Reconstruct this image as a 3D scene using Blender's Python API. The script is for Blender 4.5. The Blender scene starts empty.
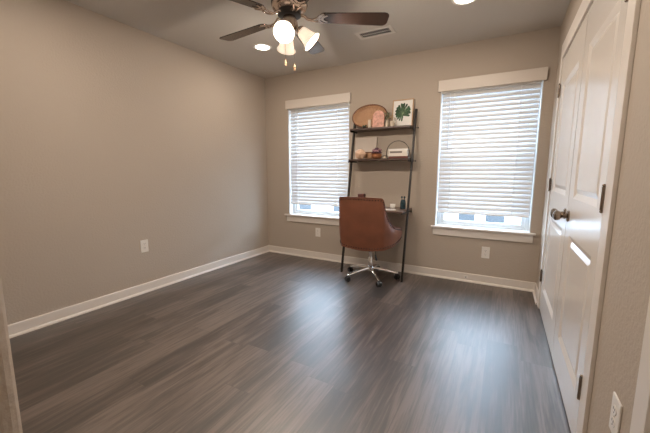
import bpy, bmesh, math, random
from mathutils import Vector, Matrix
random.seed(7)
SC = bpy.context.scene
COL = SC.collection
PI = math.pi

# ------------------------------------------------------------------ camera
W, H = 3.327, 2.44          # room width, ceiling height (origin: back left floor corner)
DEPTH = 3.53
def make_camera():
    f, yaw, pitch, roll = 320.006, -0.507773, 0.137215, 0.001813
    F = Vector((math.sin(yaw)*math.cos(pitch), math.cos(yaw)*math.cos(pitch), -math.sin(pitch)))
    R = Vector((math.cos(yaw), -math.sin(yaw), 0)); U = R.cross(F)
    R2 = R*math.cos(roll) + U*math.sin(roll); U2 = U*math.cos(roll) - R*math.sin(roll)
    cd = bpy.data.cameras.new('camera'); co = bpy.data.objects.new('camera', cd); COL.objects.link(co)
    cd.sensor_width = 36; cd.sensor_fit = 'HORIZONTAL'; cd.lens = f/650*36; cd.clip_start = .01
    m = Matrix((R2, U2, -F)).transposed().to_4x4(); m.translation = Vector((2.98347, -3.6477, 1.16107))
    co.matrix_world = m
    SC.camera = co
make_camera()

# ------------------------------------------------------------------ light
SC.view_settings.view_transform = 'Standard'
SC.view_settings.look = 'None'
SC.view_settings.gamma = 1
SC.view_settings.use_curve_mapping = False
SC.view_settings.exposure = -0.10
SKY = 18.0
CAN_W, BULB_W, HALL_FILL_W = 7, 25, 7
WARM = (1.0, .87, .74)
def make_world():
    w = bpy.data.worlds.new('world'); SC.world = w; w.use_nodes = True
    n = w.node_tree.nodes; bg = n['Background']
    tc = n.new('ShaderNodeTexCoord'); sp = n.new('ShaderNodeSeparateXYZ'); cr = n.new('ShaderNodeValToRGB')
    l = w.node_tree.links
    l.new(tc.outputs['Generated'], sp.inputs[0]); l.new(sp.outputs['Z'], cr.inputs[0]); l.new(cr.outputs[0], bg.inputs[0])
    cr.color_ramp.elements[0].position = 0; cr.color_ramp.elements[0].color = (.72, .86, 1, 1)
    cr.color_ramp.elements[1].position = .7; cr.color_ramp.elements[1].color = (.56, .76, 1, 1)
    bg.inputs[1].default_value = SKY
make_world()
def lamp(kind, name, loc, energy, color, size=.1, rot=(0, 0, 0), parent=None, shape=None):
    ld = bpy.data.lights.new(name, kind); ld.energy = energy; ld.color = color
    if kind == 'AREA':
        ld.size = size
        if shape: ld.shape = shape
    else: ld.shadow_soft_size = size
    o = bpy.data.objects.new(name, ld); COL.objects.link(o); o.location = loc; o.rotation_euler = rot
    if parent: o.parent = parent
    return o

# ------------------------------------------------------------------ materials
def mat(name, col=(.8, .8, .8), rough=.5, metal=0, spec=.5, bump=0, bscale=200, vary=0, vscale=8, emis=None, estr=0, trans=0, coat=0, stretch=(1, 1, 1)):
    m = bpy.data.materials.new(name); m.use_nodes = True
    nt = m.node_tree; b = nt.nodes['Principled BSDF']
    b.inputs['Base Color'].default_value = (*col, 1); b.inputs['Roughness'].default_value = rough
    b.inputs['Metallic'].default_value = metal; b.inputs['Specular IOR Level'].default_value = spec
    b.inputs['Coat Weight'].default_value = coat
    tc = nt.nodes.new('ShaderNodeTexCoord'); mp = nt.nodes.new('ShaderNodeMapping'); mp.inputs['Scale'].default_value = stretch
    nt.links.new(tc.outputs['Object'], mp.inputs[0])
    if vary:
        no = nt.nodes.new('ShaderNodeTexNoise'); no.inputs['Scale'].default_value = vscale; no.inputs['Detail'].default_value = 5
        nt.links.new(mp.outputs[0], no.inputs['Vector'])
        cr = nt.nodes.new('ShaderNodeValToRGB')
        cr.color_ramp.elements[0].position = .3; cr.color_ramp.elements[1].position = .7
        cr.color_ramp.elements[0].color = (*[c*(1-vary) for c in col], 1)
        cr.color_ramp.elements[1].color = (*[min(1, c*(1+vary)) for c in col], 1)
        nt.links.new(no.outputs[0], cr.inputs[0]); nt.links.new(cr.outputs[0], b.inputs['Base Color'])
    if bump:
        nb = nt.nodes.new('ShaderNodeTexNoise'); nb.inputs['Scale'].default_value = bscale; nb.inputs['Detail'].default_value = 3
        nt.links.new(mp.outputs[0], nb.inputs['Vector'])
        bp = nt.nodes.new('ShaderNodeBump'); bp.inputs['Strength'].default_value = bump; bp.inputs['Distance'].default_value = .004
        nt.links.new(nb.outputs[0], bp.inputs['Height']); nt.links.new(bp.outputs[0], b.inputs['Normal'])
    if emis: b.inputs['Emission Color'].default_value = (*emis, 1); b.inputs['Emission Strength'].default_value = estr
    if trans:
        out = nt.nodes['Material Output']; t = nt.nodes.new('ShaderNodeBsdfTranslucent'); t.inputs[0].default_value = (*col, 1)
        mx = nt.nodes.new('ShaderNodeMixShader'); mx.inputs[0].default_value = trans
        nt.links.new(b.outputs[0], mx.inputs[1]); nt.links.new(t.outputs[0], mx.inputs[2]); nt.links.new(mx.outputs[0], out.inputs[0])
    return m
def glass_mat(name, tint=(1, 1, 1), rough=.02):
    m = bpy.data.materials.new(name); m.use_nodes = True; nt = m.node_tree
    nt.nodes.remove(nt.nodes['Principled BSDF']); out = nt.nodes['Material Output']
    t = nt.nodes.new('ShaderNodeBsdfTransparent'); t.inputs[0].default_value = (*tint, 1)
    g = nt.nodes.new('ShaderNodeBsdfGlossy'); g.inputs['Roughness'].default_value = rough
    lw = nt.nodes.new('ShaderNodeLayerWeight'); lw.inputs[0].default_value = .5
    fp = nt.nodes.new('ShaderNodeMath'); fp.operation = 'POWER'; fp.inputs[1].default_value = 3.5; nt.links.new(lw.outputs['Facing'], fp.inputs[0])
    fr = nt.nodes.new('ShaderNodeMath'); fr.operation = 'MULTIPLY_ADD'; fr.inputs[1].default_value = .55; fr.inputs[2].default_value = .04; nt.links.new(fp.outputs[0], fr.inputs[0])
    mx = nt.nodes.new('ShaderNodeMixShader')
    nt.links.new(fr.outputs[0], mx.inputs[0]); nt.links.new(t.outputs[0], mx.inputs[1]); nt.links.new(g.outputs[0], mx.inputs[2]); nt.links.new(mx.outputs[0], out.inputs[0])
    return m
def floor_mat():
    m = bpy.data.materials.new('grey_brown_vinyl_planks'); m.use_nodes = True; nt = m.node_tree; N = nt.nodes; L = nt.links
    b = N['Principled BSDF']
    def math_(op, a, c=None, d=None):
        n = N.new('ShaderNodeMath'); n.operation = op
        for i, v in enumerate((a, c, d)):
            if v is None: continue
            if isinstance(v, (int, float)): n.inputs[i].default_value = v
            else: L.new(v, n.inputs[i])
        return n.outputs[0]
    tc = N.new('ShaderNodeTexCoord'); sp = N.new('ShaderNodeSeparateXYZ'); L.new(tc.outputs['Object'], sp.inputs[0])
    X, Y = sp.outputs[0], sp.outputs[1]
    u = math_('DIVIDE', math_('ADD', X, .07), .178); row = math_('FLOOR', u); fu = math_('FRACT', u)
    wn = N.new('ShaderNodeTexWhiteNoise'); wn.noise_dimensions = '1D'; L.new(row, wn.inputs['W'])
    v = math_('ADD', math_('DIVIDE', Y, 1.22), math_('MULTIPLY', wn.outputs[0], 7.3)); col = math_('FLOOR', v); fv = math_('FRACT', v)
    cv = N.new('ShaderNodeCombineXYZ'); L.new(row, cv.inputs[0]); L.new(col, cv.inputs[1])
    w2 = N.new('ShaderNodeTexWhiteNoise'); w2.noise_dimensions = '2D'; L.new(cv.outputs[0], w2.inputs['Vector'])
    tone = w2.outputs[0]
    # grain coordinates, shifted per plank
    def coords(sx, sy, k):
        c = N.new('ShaderNodeCombineXYZ'); L.new(math_('MULTIPLY', X, sx), c.inputs[0]); L.new(math_('MULTIPLY', Y, sy), c.inputs[1])
        L.new(math_('MULTIPLY', tone, k), c.inputs[2]); return c.outputs[0]
    def noise(vec, sc, det, dist=0, ro=.5):
        n = N.new('ShaderNodeTexNoise'); n.inputs['Scale'].default_value = sc; n.inputs['Detail'].default_value = det
        n.inputs['Distortion'].default_value = dist; n.inputs['Roughness'].default_value = ro; L.new(vec, n.inputs['Vector']); return n.outputs[0]
    g1 = noise(coords(17, 1.7, 40), 1, 8, 1.1, .62)      # broad cathedral streaks
    g2 = noise(coords(110, 4.0, 70), 1, 4, .2)          # fine grain
    g4 = noise(coords(46, 1.6, 90), 1, 3, .6)
    g3 = noise(coords(3, 1.5, 30), 1, 2)                # blotches
    t = math_('ADD', math_('MULTIPLY', g1, .62), math_('MULTIPLY', g2, .34))
    t = math_('ADD', t, math_('MULTIPLY', g3, .22)); t = math_('ADD', t, math_('MULTIPLY', math_('SUBTRACT', tone, .5), .15))
    t = math_('ADD', t, math_('MULTIPLY', math_('SUBTRACT', g4, .5), .26))
    cr = N.new('ShaderNodeValToRGB'); e = cr.color_ramp.elements
    e[0].position = .48; e[0].color = (.026, .018, .0145, 1); e[1].position = .72; e[1].color = (.158, .118, .098, 1)
    k = e.new(.585); k.color = (.066, .047, .038, 1)
    L.new(t, cr.inputs[0])
    # seams
    su = math_('MINIMUM', fu, math_('SUBTRACT', 1, fu)); su = math_('LESS_THAN', su, .011)
    sv = math_('MINIMUM', fv, math_('SUBTRACT', 1, fv)); sv = math_('LESS_THAN', sv, .0018)
    seam = math_('MAXIMUM', su, sv)
    mx = N.new('ShaderNodeMixRGB'); L.new(math_('MULTIPLY', seam, .55), mx.inputs[0]); L.new(cr.outputs[0], mx.inputs[1]); mx.inputs[2].default_value = (.03, .022, .018, 1)
    L.new(mx.outputs[0], b.inputs['Base Color'])
    b.inputs['Roughness'].default_value = .36; b.inputs['Specular IOR Level'].default_value = 1.0; b.inputs['IOR'].default_value = 1.78
    rg = math_('ADD', .325, math_('MULTIPLY', g2, .12)); L.new(rg, b.inputs['Roughness'])
    bp = N.new('ShaderNodeBump'); bp.inputs['Strength'].default_value = .18; bp.inputs['Distance'].default_value = .002
    L.new(math_('SUBTRACT', g2, seam), bp.inputs['Height']); L.new(bp.outputs[0], b.inputs['Normal'])
    return m
M = dict(
    wall=mat('greige_wall_paint', (.482, .412, .342), .75, bump=.6, bscale=75, spec=.25),
    ceil=mat('greige_ceiling_paint', (.565, .525, .475), .85, bump=.3, bscale=60, spec=.2),
    floor=floor_mat(),
    trim=mat('warm_white_trim_paint', (.76, .70, .64), .38, spec=.5),
    door=mat('warm_white_door_paint', (.76, .71, .66), .22, spec=.6),
    vinyl=mat('white_vinyl', (.80, .84, .86), .35),
    slat=mat('white_faux_wood_slat', (.70, .69, .68), .42, trans=.018),
    blindw=mat('white_blind_cord', (.88, .87, .85), .6),
    valance=mat('cream_blind_valance', (.70, .63, .56), .45),
    glass=glass_mat('clear_glass'),
    steel=mat('black_bronze_metal', (.022, .018, .016), .45, metal=.3),
    shelf=mat('dark_walnut_board', (.075, .045, .034), .38, vary=.4, vscale=6, stretch=(1, 12, 12)),
    desk=mat('worn_walnut_desktop', (.15, .10, .08), .30, vary=.4, vscale=6, stretch=(1, 12, 12)),
    leather=mat('cognac_leather', (.19, .068, .036), .40, bump=.25, bscale=160, vary=.16, vscale=7, spec=.55),
    leather2=mat('dark_cognac_piping', (.17, .055, .028), .5),
    nail=mat('antique_brass_nail', (.022, .010, .007), .4, metal=.3),
    chrome=mat('polished_chrome', (.75, .74, .73), .12, metal=1),
    black=mat('black_plastic', (.012, .012, .012), .42),
    nickel=mat('brushed_nickel', (.60, .50, .43), .25, metal=1),
    nickel_dark=mat('dark_bronze', (.035, .03, .027), .4, metal=.6),  # plain dark bronze tone for the flywheel, slots and jack
    knob=mat('satin_bronze_nickel', (.30, .245, .20), .26, metal=1),
    blade=mat('dark_walnut_fan_blade', (.034, .019, .014), .25, vary=.35, vscale=5, stretch=(2, 20, 1), spec=.7),
    shade=mat('frosted_white_glass', (.93, .88, .80), .35, trans=.10, emis=(1, .85, .70), estr=.50),
    bulb=mat('lit_bulb', (1, 1, 1), .5, emis=(1, .93, .84), estr=14),
    led=mat('lit_led_lens', (1, 1, 1), .5, emis=(1, .93, .84), estr=9),
    white=mat('white_plastic', (.80, .76, .71), .35),
    slot=mat('dark_slot', (.03, .028, .026), .6),
    ventw=mat('white_vent_enamel', (.66, .62, .57), .45),
    wood=mat('pale_wood', (.50, .33, .20), .5, vary=.2, vscale=20, stretch=(1, 10, 10)),
    paper=mat('white_paper', (.80, .78, .74), .7),
    canvas=mat('cream_canvas', (.66, .58, .51), .85, bump=.3, bscale=500),
    leaf=mat('monstera_green', (.030, .085, .035), .55, vary=.55, vscale=30),
    plant=mat('dark_green_foliage', (.03, .07, .03), .5, vary=.5, vscale=60),
    pink=mat('pink_marbled_plaster', (.60, .32, .25), .5, vary=.3, vscale=35),
    wax=mat('cream_wax', (.78, .68, .55), .5),
    gold=mat('brushed_gold_wire', (.50, .34, .18), .35, metal=1),
    copper=mat('hammered_copper', (.62, .28, .14), .32, metal=.9, bump=.5, bscale=120),
    facet=mat('blush_faceted_ceramic', (.66, .45, .32), .5),
    plum=mat('plum_petals', (.10, .035, .055), .5, vary=.5, vscale=60),
    plum2=mat('mauve_petals', (.36, .20, .22), .5, vary=.3, vscale=60),
    book_w=mat('off_white_book_cover', (.74, .69, .62), .6),
    book_g=mat('grey_spine_band', (.16, .13, .115), .6),
    book_r=mat('oxblood_book_cover', (.14, .035, .025), .55),
    teal=mat('dark_teal_glaze', (.018, .045, .058), .2, vary=.5, vscale=40),
    candle_box=mat('dark_red_brown_box', (.10, .03, .022), .45),
    siding=mat('pale_siding', (.62, .62, .63), .8), gwin=mat('grey_window_pane', (.038, .044, .050), .7),
    concrete=mat('pale_concrete', (.50, .50, .50), .9, vary=.15, vscale=2),
    hallwood=mat('dark_jamb_shadow_gap', (.20, .17, .15), .6),
)
def wicker_mat():
    m = mat('woven_wicker', (.42, .22, .11), .65); nt = m.node_tree; b = nt.nodes['Principled BSDF']
    tc = nt.nodes.new('ShaderNodeTexCoord')
    w1 = nt.nodes.new('ShaderNodeTexWave'); w1.wave_type = 'RINGS'; w1.rings_direction = 'Y'; w1.inputs['Scale'].default_value = 26; w1.inputs['Distortion'].default_value = 1.5
    w2 = nt.nodes.new('ShaderNodeTexNoise'); w2.inputs['Scale'].default_value = 90
    nt.links.new(tc.outputs['Object'], w1.inputs[0]); nt.links.new(tc.outputs['Object'], w2.inputs['Vector'])
    mu = nt.nodes.new('ShaderNodeMath'); mu.operation = 'MULTIPLY'; nt.links.new(w1.outputs['Fac'], mu.inputs[0]); nt.links.new(w2.outputs[0], mu.inputs[1])
    cr = nt.nodes.new('ShaderNodeValToRGB'); cr.color_ramp.elements[0].position = .08; cr.color_ramp.elements[1].position = .5
    cr.color_ramp.elements[0].color = (.26, .12, .058, 1); cr.color_ramp.elements[1].color = (.78, .50, .30, 1)
    nt.links.new(mu.outputs[0], cr.inputs[0]); nt.links.new(cr.outputs[0], b.inputs['Base Color'])
    bp = nt.nodes.new('ShaderNodeBump'); bp.inputs['Distance'].default_value = .004; nt.links.new(mu.outputs[0], bp.inputs['Height']); nt.links.new(bp.outputs[0], b.inputs['Normal'])
    return m
M['wicker'] = wicker_mat()

# ------------------------------------------------------------------ helpers
def new_bm(): return bmesh.new()
def obj(name, bm, m, parent=None, loc=None, smooth=False, bevel=0, segs=2):
    me = bpy.data.meshes.new(name)
    bmesh.ops.recalc_face_normals(bm, faces=bm.faces[:]); bm.to_mesh(me); bm.free()
    for mm in (m if isinstance(m, (list, tuple)) else [m]): me.materials.append(mm)
    o = bpy.data.objects.new(name, me); COL.objects.link(o)
    if parent: o.parent = parent
    if loc: o.location = loc
    if smooth:
        for p in me.polygons: p.use_smooth = True
        if smooth != 'all': me.set_sharp_from_angle(angle=math.radians(40))
    if bevel:
        md = o.modifiers.new('bevel', 'BEVEL'); md.width = bevel; md.segments = segs; md.limit_method = 'ANGLE'; md.angle_limit = math.radians(40)
    return o
def struct(o, label=None):
    o['kind'] = 'structure'
    if label: o['label'] = label
    return o
def thing(name, label, cat, loc=(0, 0, 0), rotz=0, group=None):
    o = bpy.data.objects.new(name, None); COL.objects.link(o); o.empty_display_size = .05
    o.location = loc; o.rotation_euler = (0, 0, rotz); o['label'] = label; o['category'] = cat
    if group: o['group'] = group
    return o
def tag(o, label, cat, group=None):
    o['label'] = label; o['category'] = cat
    if group: o['group'] = group
    return o
def box(bm, x0, x1, y0, y1, z0, z1, rot=None, mi=0):
    r = bmesh.ops.create_cube(bm, size=1)
    m = Matrix.Translation(((x0+x1)/2, (y0+y1)/2, (z0+z1)/2)) @ (rot or Matrix()) @ Matrix.Diagonal((abs(x1-x0), abs(y1-y0), abs(z1-z0), 1))
    bmesh.ops.transform(bm, matrix=m, verts=r['verts'])
    if mi:
        for f in {f for v in r['verts'] for f in v.link_faces}: f.material_index = mi
def boxc(bm, c, s, rot=None, mi=0):
    box(bm, c[0]-s[0]/2, c[0]+s[0]/2, c[1]-s[1]/2, c[1]+s[1]/2, c[2]-s[2]/2, c[2]+s[2]/2, rot, mi)
def frame_for(d):
    d = d.normalized(); a = Vector((0, 0, 1)) if abs(d.z) < .9 else Vector((1, 0, 0))
    u = d.cross(a).normalized(); return u, d.cross(u).normalized()
def tube(bm, pts, r, n=10, closed=False, cap=True, mi=0):
    pts = [Vector(p) for p in pts]; rings = []; L = len(pts)
    pu = None
    for i, p in enumerate(pts):
        if closed: d = pts[(i+1) % L]-pts[i-1]
        else: d = pts[min(i+1, L-1)]-pts[max(i-1, 0)]
        d.normalize()
        if pu is None: u, w = frame_for(d)
        else:
            u = (pu-d*pu.dot(d)).normalized(); w = d.cross(u)
        pu = u
        rr = r[i] if isinstance(r, (list, tuple)) else r
        rings.append([bm.verts.new(p+(u*math.cos(2*PI*k/n)+w*math.sin(2*PI*k/n))*rr) for k in range(n)])
    for i in range(L if closed else L-1):
        a, b = rings[i], rings[(i+1) % L]
        for k in range(n):
            f = bm.faces.new((a[k], a[(k+1) % n], b[(k+1) % n], b[k])); f.material_index = mi
    if cap and not closed:
        for q in (rings[0][::-1], rings[-1]):
            f = bm.faces.new(q); f.material_index = mi
def lathe(bm, prof, n=32, mat4=None, mi=0, cap=True):
    """prof: list of (radius, z) around z axis"""
    rings = []; allv = []
    for r, z in prof:
        if r < 1e-5: v = [bm.verts.new((0, 0, z))]
        else: v = [bm.verts.new((r*math.cos(2*PI*k/n), r*math.sin(2*PI*k/n), z)) for k in range(n)]
        rings.append(v); allv += v
    for a, b in zip(rings, rings[1:]):
        for k in range(n):
            k2 = (k+1) % n
            if len(a) == 1 and len(b) == 1: continue
            if len(a) == 1: f = bm.faces.new((a[0], b[k2], b[k]))
            elif len(b) == 1: f = bm.faces.new((a[k], a[k2], b[0]))
            else: f = bm.faces.new((a[k], a[k2], b[k2], b[k]))
            f.material_index = mi
    if cap:
        for q in (rings[0], rings[-1]):
            if len(q) > 1: f = bm.faces.new(q); f.material_index = mi
    if mat4 is not None: bmesh.ops.transform(bm, matrix=mat4, verts=allv)
def sphere(bm, c, r, sub=2, scale=(1, 1, 1), mi=0, uv=None):
    if uv: q = bmesh.ops.create_uvsphere(bm, u_segments=uv[0], v_segments=uv[1], radius=r)
    else: q = bmesh.ops.create_icosphere(bm, subdivisions=sub, radius=r)
    bmesh.ops.transform(bm, matrix=Matrix.Translation(c) @ Matrix.Diagonal((*scale, 1)), verts=q['verts'])
    if mi:
        for f in {f for v in q['verts'] for f in v.link_faces}: f.material_index = mi
def prism(bm, poly, z0, z1, mat4=None, mi=0):
    a = [bm.verts.new((x, y, z0)) for x, y in poly]; b = [bm.verts.new((x, y, z1)) for x, y in poly]
    fs = [bm.faces.new(a[::-1]), bm.faces.new(b)]
    for i in range(len(poly)):
        j = (i+1) % len(poly); fs.append(bm.faces.new((a[i], a[j], b[j], b[i])))
    for f in fs: f.material_index = mi
    if mat4 is not None: bmesh.ops.transform(bm, matrix=mat4, verts=a+b)
def rotx(a): return Matrix.Rotation(a, 4, 'X')
def rotz(a): return Matrix.Rotation(a, 4, 'Z')
def roty(a): return Matrix.Rotation(a, 4, 'Y')

# ------------------------------------------------------------------ room shell
Y0 = -DEPTH; HY = -5.0; HX = 2.05
WIN = [(.383, 1.290), (2.343, 3.238)]; WZ0, WZ1 = .583, 2.045
WT = .15
CL0, CL1 = -2.10, -.455          # closet opening along y
CLM = -1.315
DOORZ = 2.03
ED0, ED1 = -3.46, -2.68          # second door opening on right wall, beside the camera
bm = new_bm(); box(bm, -.15, W+.15, HY-.1, WT, -.1, 0); struct(obj('floor', bm, M['floor']))
bm = new_bm(); box(bm, -.15, W+.15, HY-.1, WT, H, H+.1); struct(obj('ceiling', bm, M['ceil']))
bm = new_bm(); box(bm, -.12, 0, Y0-.12, WT, 0, H); struct(obj('wall_left', bm, M['wall']))
bm = new_bm()
xs = [-0.0, WIN[0][0], WIN[0][1], WIN[1][0], WIN[1][1], W]
for a, b in ((0, 1), (2, 3), (4, 5)): box(bm, xs[a], xs[b], 0, WT, 0, H)
for a, b in WIN: box(bm, a, b, 0, WT, 0, WZ0-.02); box(bm, a, b, 0, WT, WZ1, H)
struct(obj('wall_back', bm, M['wall']))
bm = new_bm()
for a, b in ((CL1+.02, WT), (ED1, CL0-.02), (HY, ED0)): box(bm, W, W+.12, a, b, 0, H)
box(bm, W, W+.12, CL0-.02, CL1+.02, DOORZ+.02, H); box(bm, W, W+.12, ED0, ED1, DOORZ+.02, H)
box(bm, W+.12, W+.15, HY, WT, 0, H)  # unseen backing added behind the door openings to stop light leaks
struct(obj('wall_right', bm, M['wall']))
bm = new_bm()
box(bm, 0, 2.545, Y0-.12, Y0, 0, H); box(bm, 2.545, W, Y0-.12, Y0, 2.1, H)
struct(obj('wall_front', bm, M['wall'], bevel=.018, segs=4))
bm = new_bm(); box(bm, HX, W, HY-.1, HY, 0, H); struct(obj('wall_hall_end', bm, M['wall']))
bm = new_bm(); box(bm, HX-.1, HX, HY, Y0-.12, 0, H); struct(obj('wall_hall_side', bm, M['wall']))

BH = .092
def baseboard(name, p, q, nrm, mitre=0):
    """profile swept from p to q, nrm points into the room"""
    p = Vector((*p, 0)); q = Vector((*q, 0)); n = Vector((*nrm, 0)); bm = new_bm()
    prof = [(0, 0), (.026, 0), (.025, .008), (.020, .016), (.013, .020), (.013, BH-.006), (.010, BH), (0, BH)]
    A = [bm.verts.new(p+n*d+Vector((0, 0, z))) for d, z in prof]; B = [bm.verts.new(q+n*d+Vector((0, 0, z))) for d, z in prof]
    bm.faces.new(A); bm.faces.new(B[::-1])
    for i in range(len(prof)):
        j = (i+1) % len(prof); bm.faces.new((A[i], A[j], B[j], B[i]))
    return struct(obj(name, bm, M['trim']))
CW = .088; CT = .014
baseboard('baseboard_left', (0, 0), (0, Y0), (1, 0))
baseboard('baseboard_back', (0, 0), (W, 0), (0, -1))
baseboard('baseboard_right', (W, 0), (W, CL1+CW+.004), (-1, 0))
baseboard('baseboard_right', (W, CL0-CW-.004), (W, ED1+.075), (-1, 0))
baseboard('baseboard_front', (0, Y0), (2.52, Y0), (0, 1))
# closet casing and jamb
bm = new_bm()
for a, b in ((CL1+.004, CL1+CW+.004), (CL0-CW-.004, CL0-.004)): box(bm, W-CT, W, a, b, 0, DOORZ+.02)
box(bm, W-CT, W, CL0-CW-.004, CL1+CW+.004, DOORZ+.02, DOORZ+.135)
for a, b in ((CL1+.004, CL1+.02), (CL0-.02, CL0-.004)): box(bm, W, W+.10, a, b, 0, DOORZ+.02)
box(bm, W, W+.10, CL0, CL1, DOORZ+.006, DOORZ+.02)
struct(obj('trim_1', bm, M['trim'], bevel=.002), 'white painted casing around the double closet doors')
bm = new_bm()
box(bm, W-CT, W, ED1-.004, ED1+.074, 0, DOORZ+.02); box(bm, W-CT, W, ED0-.074, ED1+.074, DOORZ+.02, DOORZ+.09); box(bm, W-CT, W, ED0-.074, ED0, 0, DOORZ+.02)
box(bm, W, W+.12, ED1-.02, ED1-.004, 0, DOORZ+.02)
struct(obj('trim_2', bm, M['trim'], bevel=.002), 'white casing of the side doorway at the right edge')

def door_leaf(name, ya, yb, hinge_y, knob_y, label, xin=0.0):
    """leaf in the right wall from y=ya to yb (ya<yb); two recessed panels"""
    x0 = W+xin; root = bpy.data.objects.new(name, None); COL.objects.link(root)
    root.location = (x0, (ya+yb)/2, 0); root['kind'] = 'structure'; root['label'] = label
    w = (yb-ya); hw = w/2; z0, z1 = .012, DOORZ
    st = .125
    bm = new_bm(); T = .035
    def bar(y0, y1, a, b): box(bm, 0, T, y0, y1, a, b)
    rails = [(z0, .20), (.815, 1.02), (1.82, z1)]
    bar(-hw, -hw+st, z0, z1); bar(hw-st, hw, z0, z1)
    for a, b in rails: bar(-hw+st, hw-st, a, b)
    box(bm, .012, T-.002, -hw+st, hw-st, .20, .815); box(bm, .012, T-.002, -hw+st, hw-st, 1.02, 1.82)
    # sloped moulding and raised field
    for a, b in ((.20, .815), (1.02, 1.82)):
        y0, y1 = -hw+st, hw-st; m = .030
        o4 = [(0, y0, a), (0, y1, a), (0, y1, b), (0, y0, b)]; i4 = [(.0115, y0+m, a+m), (.0115, y1-m, a+m), (.0115, y1-m, b-m), (.0115, y0+m, b-m)]
        f4 = [(.0035, y0+m+.025, a+m+.025), (.0035, y1-m-.025, a+m+.025), (.0035, y1-m-.025, b-m-.025), (.0035, y0+m+.025, b-m-.025)]
        V = [[bm.verts.new(p) for p in q] for q in (o4, i4, f4)]
        for s, t in ((0, 1), (1, 2)):
            for k in range(4): bm.faces.new((V[s][k], V[s][(k+1) % 4], V[t][(k+1) % 4], V[t][k]))
        bm.faces.new(V[2])
    obj('door_panel', bm, M['door'], root)
    if knob_y is not None:
        ky = knob_y-(ya+yb)/2
        bm = new_bm()
        lathe(bm, [(0, 0), (.032, 0), (.033, .004), (.028, .009), (.013, .012), (.011, .030), (.016, .036), (.026, .043), (.0295, .053), (.0285, .064), (.020, .072), (.006, .0755), (0, .0755)], 28,
              Matrix.Translation((0, ky, .915)) @ roty(-PI/2))
        obj('knob', bm, M['knob'], root, smooth=True)['label'] = 'round satin bronze knob'
    if hinge_y is not None:
        s = 1 if hinge_y > 0 else -1
        for z in (1.80, 1.065, .295):
            bm = new_bm()
            tube(bm, [(-.010, s*(hw-.002), z-.044), (-.010, s*(hw-.002), z+.044)], .0065, 12)
            for q in (-.049, .049): sphere(bm, (-.010, s*(hw-.002), z+q), .0065, 2)
            box(bm, -.0022, .0, s*(hw+.001)-.012, s*(hw+.001)+.002, z-.044, z+.044)
            obj('hinge', bm, M['knob'], root, smooth=True)
    return root
door_leaf('door_1', CLM+.005, CL1-.002, 1, CLM+.062, 'white two-panel closet door leaf farther from the camera', -.006)
door_leaf('door_2', CL0+.002, CLM-.005, -1, CLM-.062, 'white two-panel closet door leaf nearer the camera', -.006)
door_leaf('door_3', ED0+.002, ED1-.022, None, None, 'white door set back in the side doorway at the right edge', .06)

# ------------------------------------------------------------------ windows
def window(idx, a, b):
    r = bpy.data.objects.new('window_%d' % idx, None); COL.objects.link(r); r.location = ((a+b)/2, 0, WZ0); r['kind'] = 'structure'
    r['label'] = 'vinyl window beside the corner on the left' if idx == 1 else 'vinyl window beside the closet on the right'
    hw = (b-a)/2; h = WZ1-WZ0
    bm = new_bm()                        # white jamb liner
    box(bm, -hw, -hw+.008, -.001, WT-.05, 0, h); box(bm, hw-.008, hw, -.001, WT-.05, 0, h); box(bm, -hw, hw, -.001, WT-.05, h-.008, h)
    obj('jamb_liner', bm, M['vinyl'], r)
    bm = new_bm(); y0, y1 = .085, .145; fw = .038
    box(bm, -hw+.008, -hw+.008+fw, y0, y1, 0, h-.008); box(bm, hw-.008-fw, hw-.008, y0, y1, 0, h-.008)
    box(bm, -hw+.046, hw-.046, y0, y1, 0, .022); box(bm, -hw+.046, hw-.046, y0, y1, h-.05, h-.008)
    obj('window_frame', bm, M['vinyl'], r, bevel=.003)
    bm = new_bm(); sw = hw-.046; y0, y1 = .095, .125
    for s in (-1, 1): box(bm, s*sw, s*(sw-.034), y0, y1, .022, h/2+.02)
    box(bm, -sw+.034, sw-.034, y0, y1, .022, .056); box(bm, -sw+.034, sw-.034, y0, y1, h/2-.02, h/2+.02)
    sash = obj('lower_sash', bm, M['vinyl'], r, bevel=.003)
    bm = new_bm(); box(bm, -sw+.034, sw-.034, .108, .112, .056, h/2-.02); obj('glass_pane', bm, M['glass'], sash)
    bm = new_bm()
    for s in (-1, 1): box(bm, s*sw, s*(sw-.03), .127, .142, h/2, h-.05)
    box(bm, -sw+.03, sw-.03, .127, .142, h-.08, h-.05); box(bm, -sw+.03, sw-.03, .127, .142, h/2-.02, h/2+.016)
    us = obj('upper_sash', bm, M['vinyl'], r)
    bm = new_bm(); box(bm, -sw+.03, sw-.03, .133, .137, h/2+.016, h-.08); obj('glass_pane', bm, M['glass'], us)
    bm = new_bm(); box(bm, -hw-(.062 if idx == 1 else .036), hw+.045, -.040, 0, -.020, 0); box(bm, -hw+.001, hw-.001, 0, .085, -.02, 0)
    obj('window_stool', bm, M['trim'], r, bevel=.005, segs=3)
    bm = new_bm(); box(bm, -hw-(.035 if idx == 1 else .016), hw+.026, -.016, 0, -.100, -.020); obj('window_apron', bm, M['trim'], r, bevel=.002)
    return r
window(1, *WIN[0]); window(2, *WIN[1])

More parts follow.
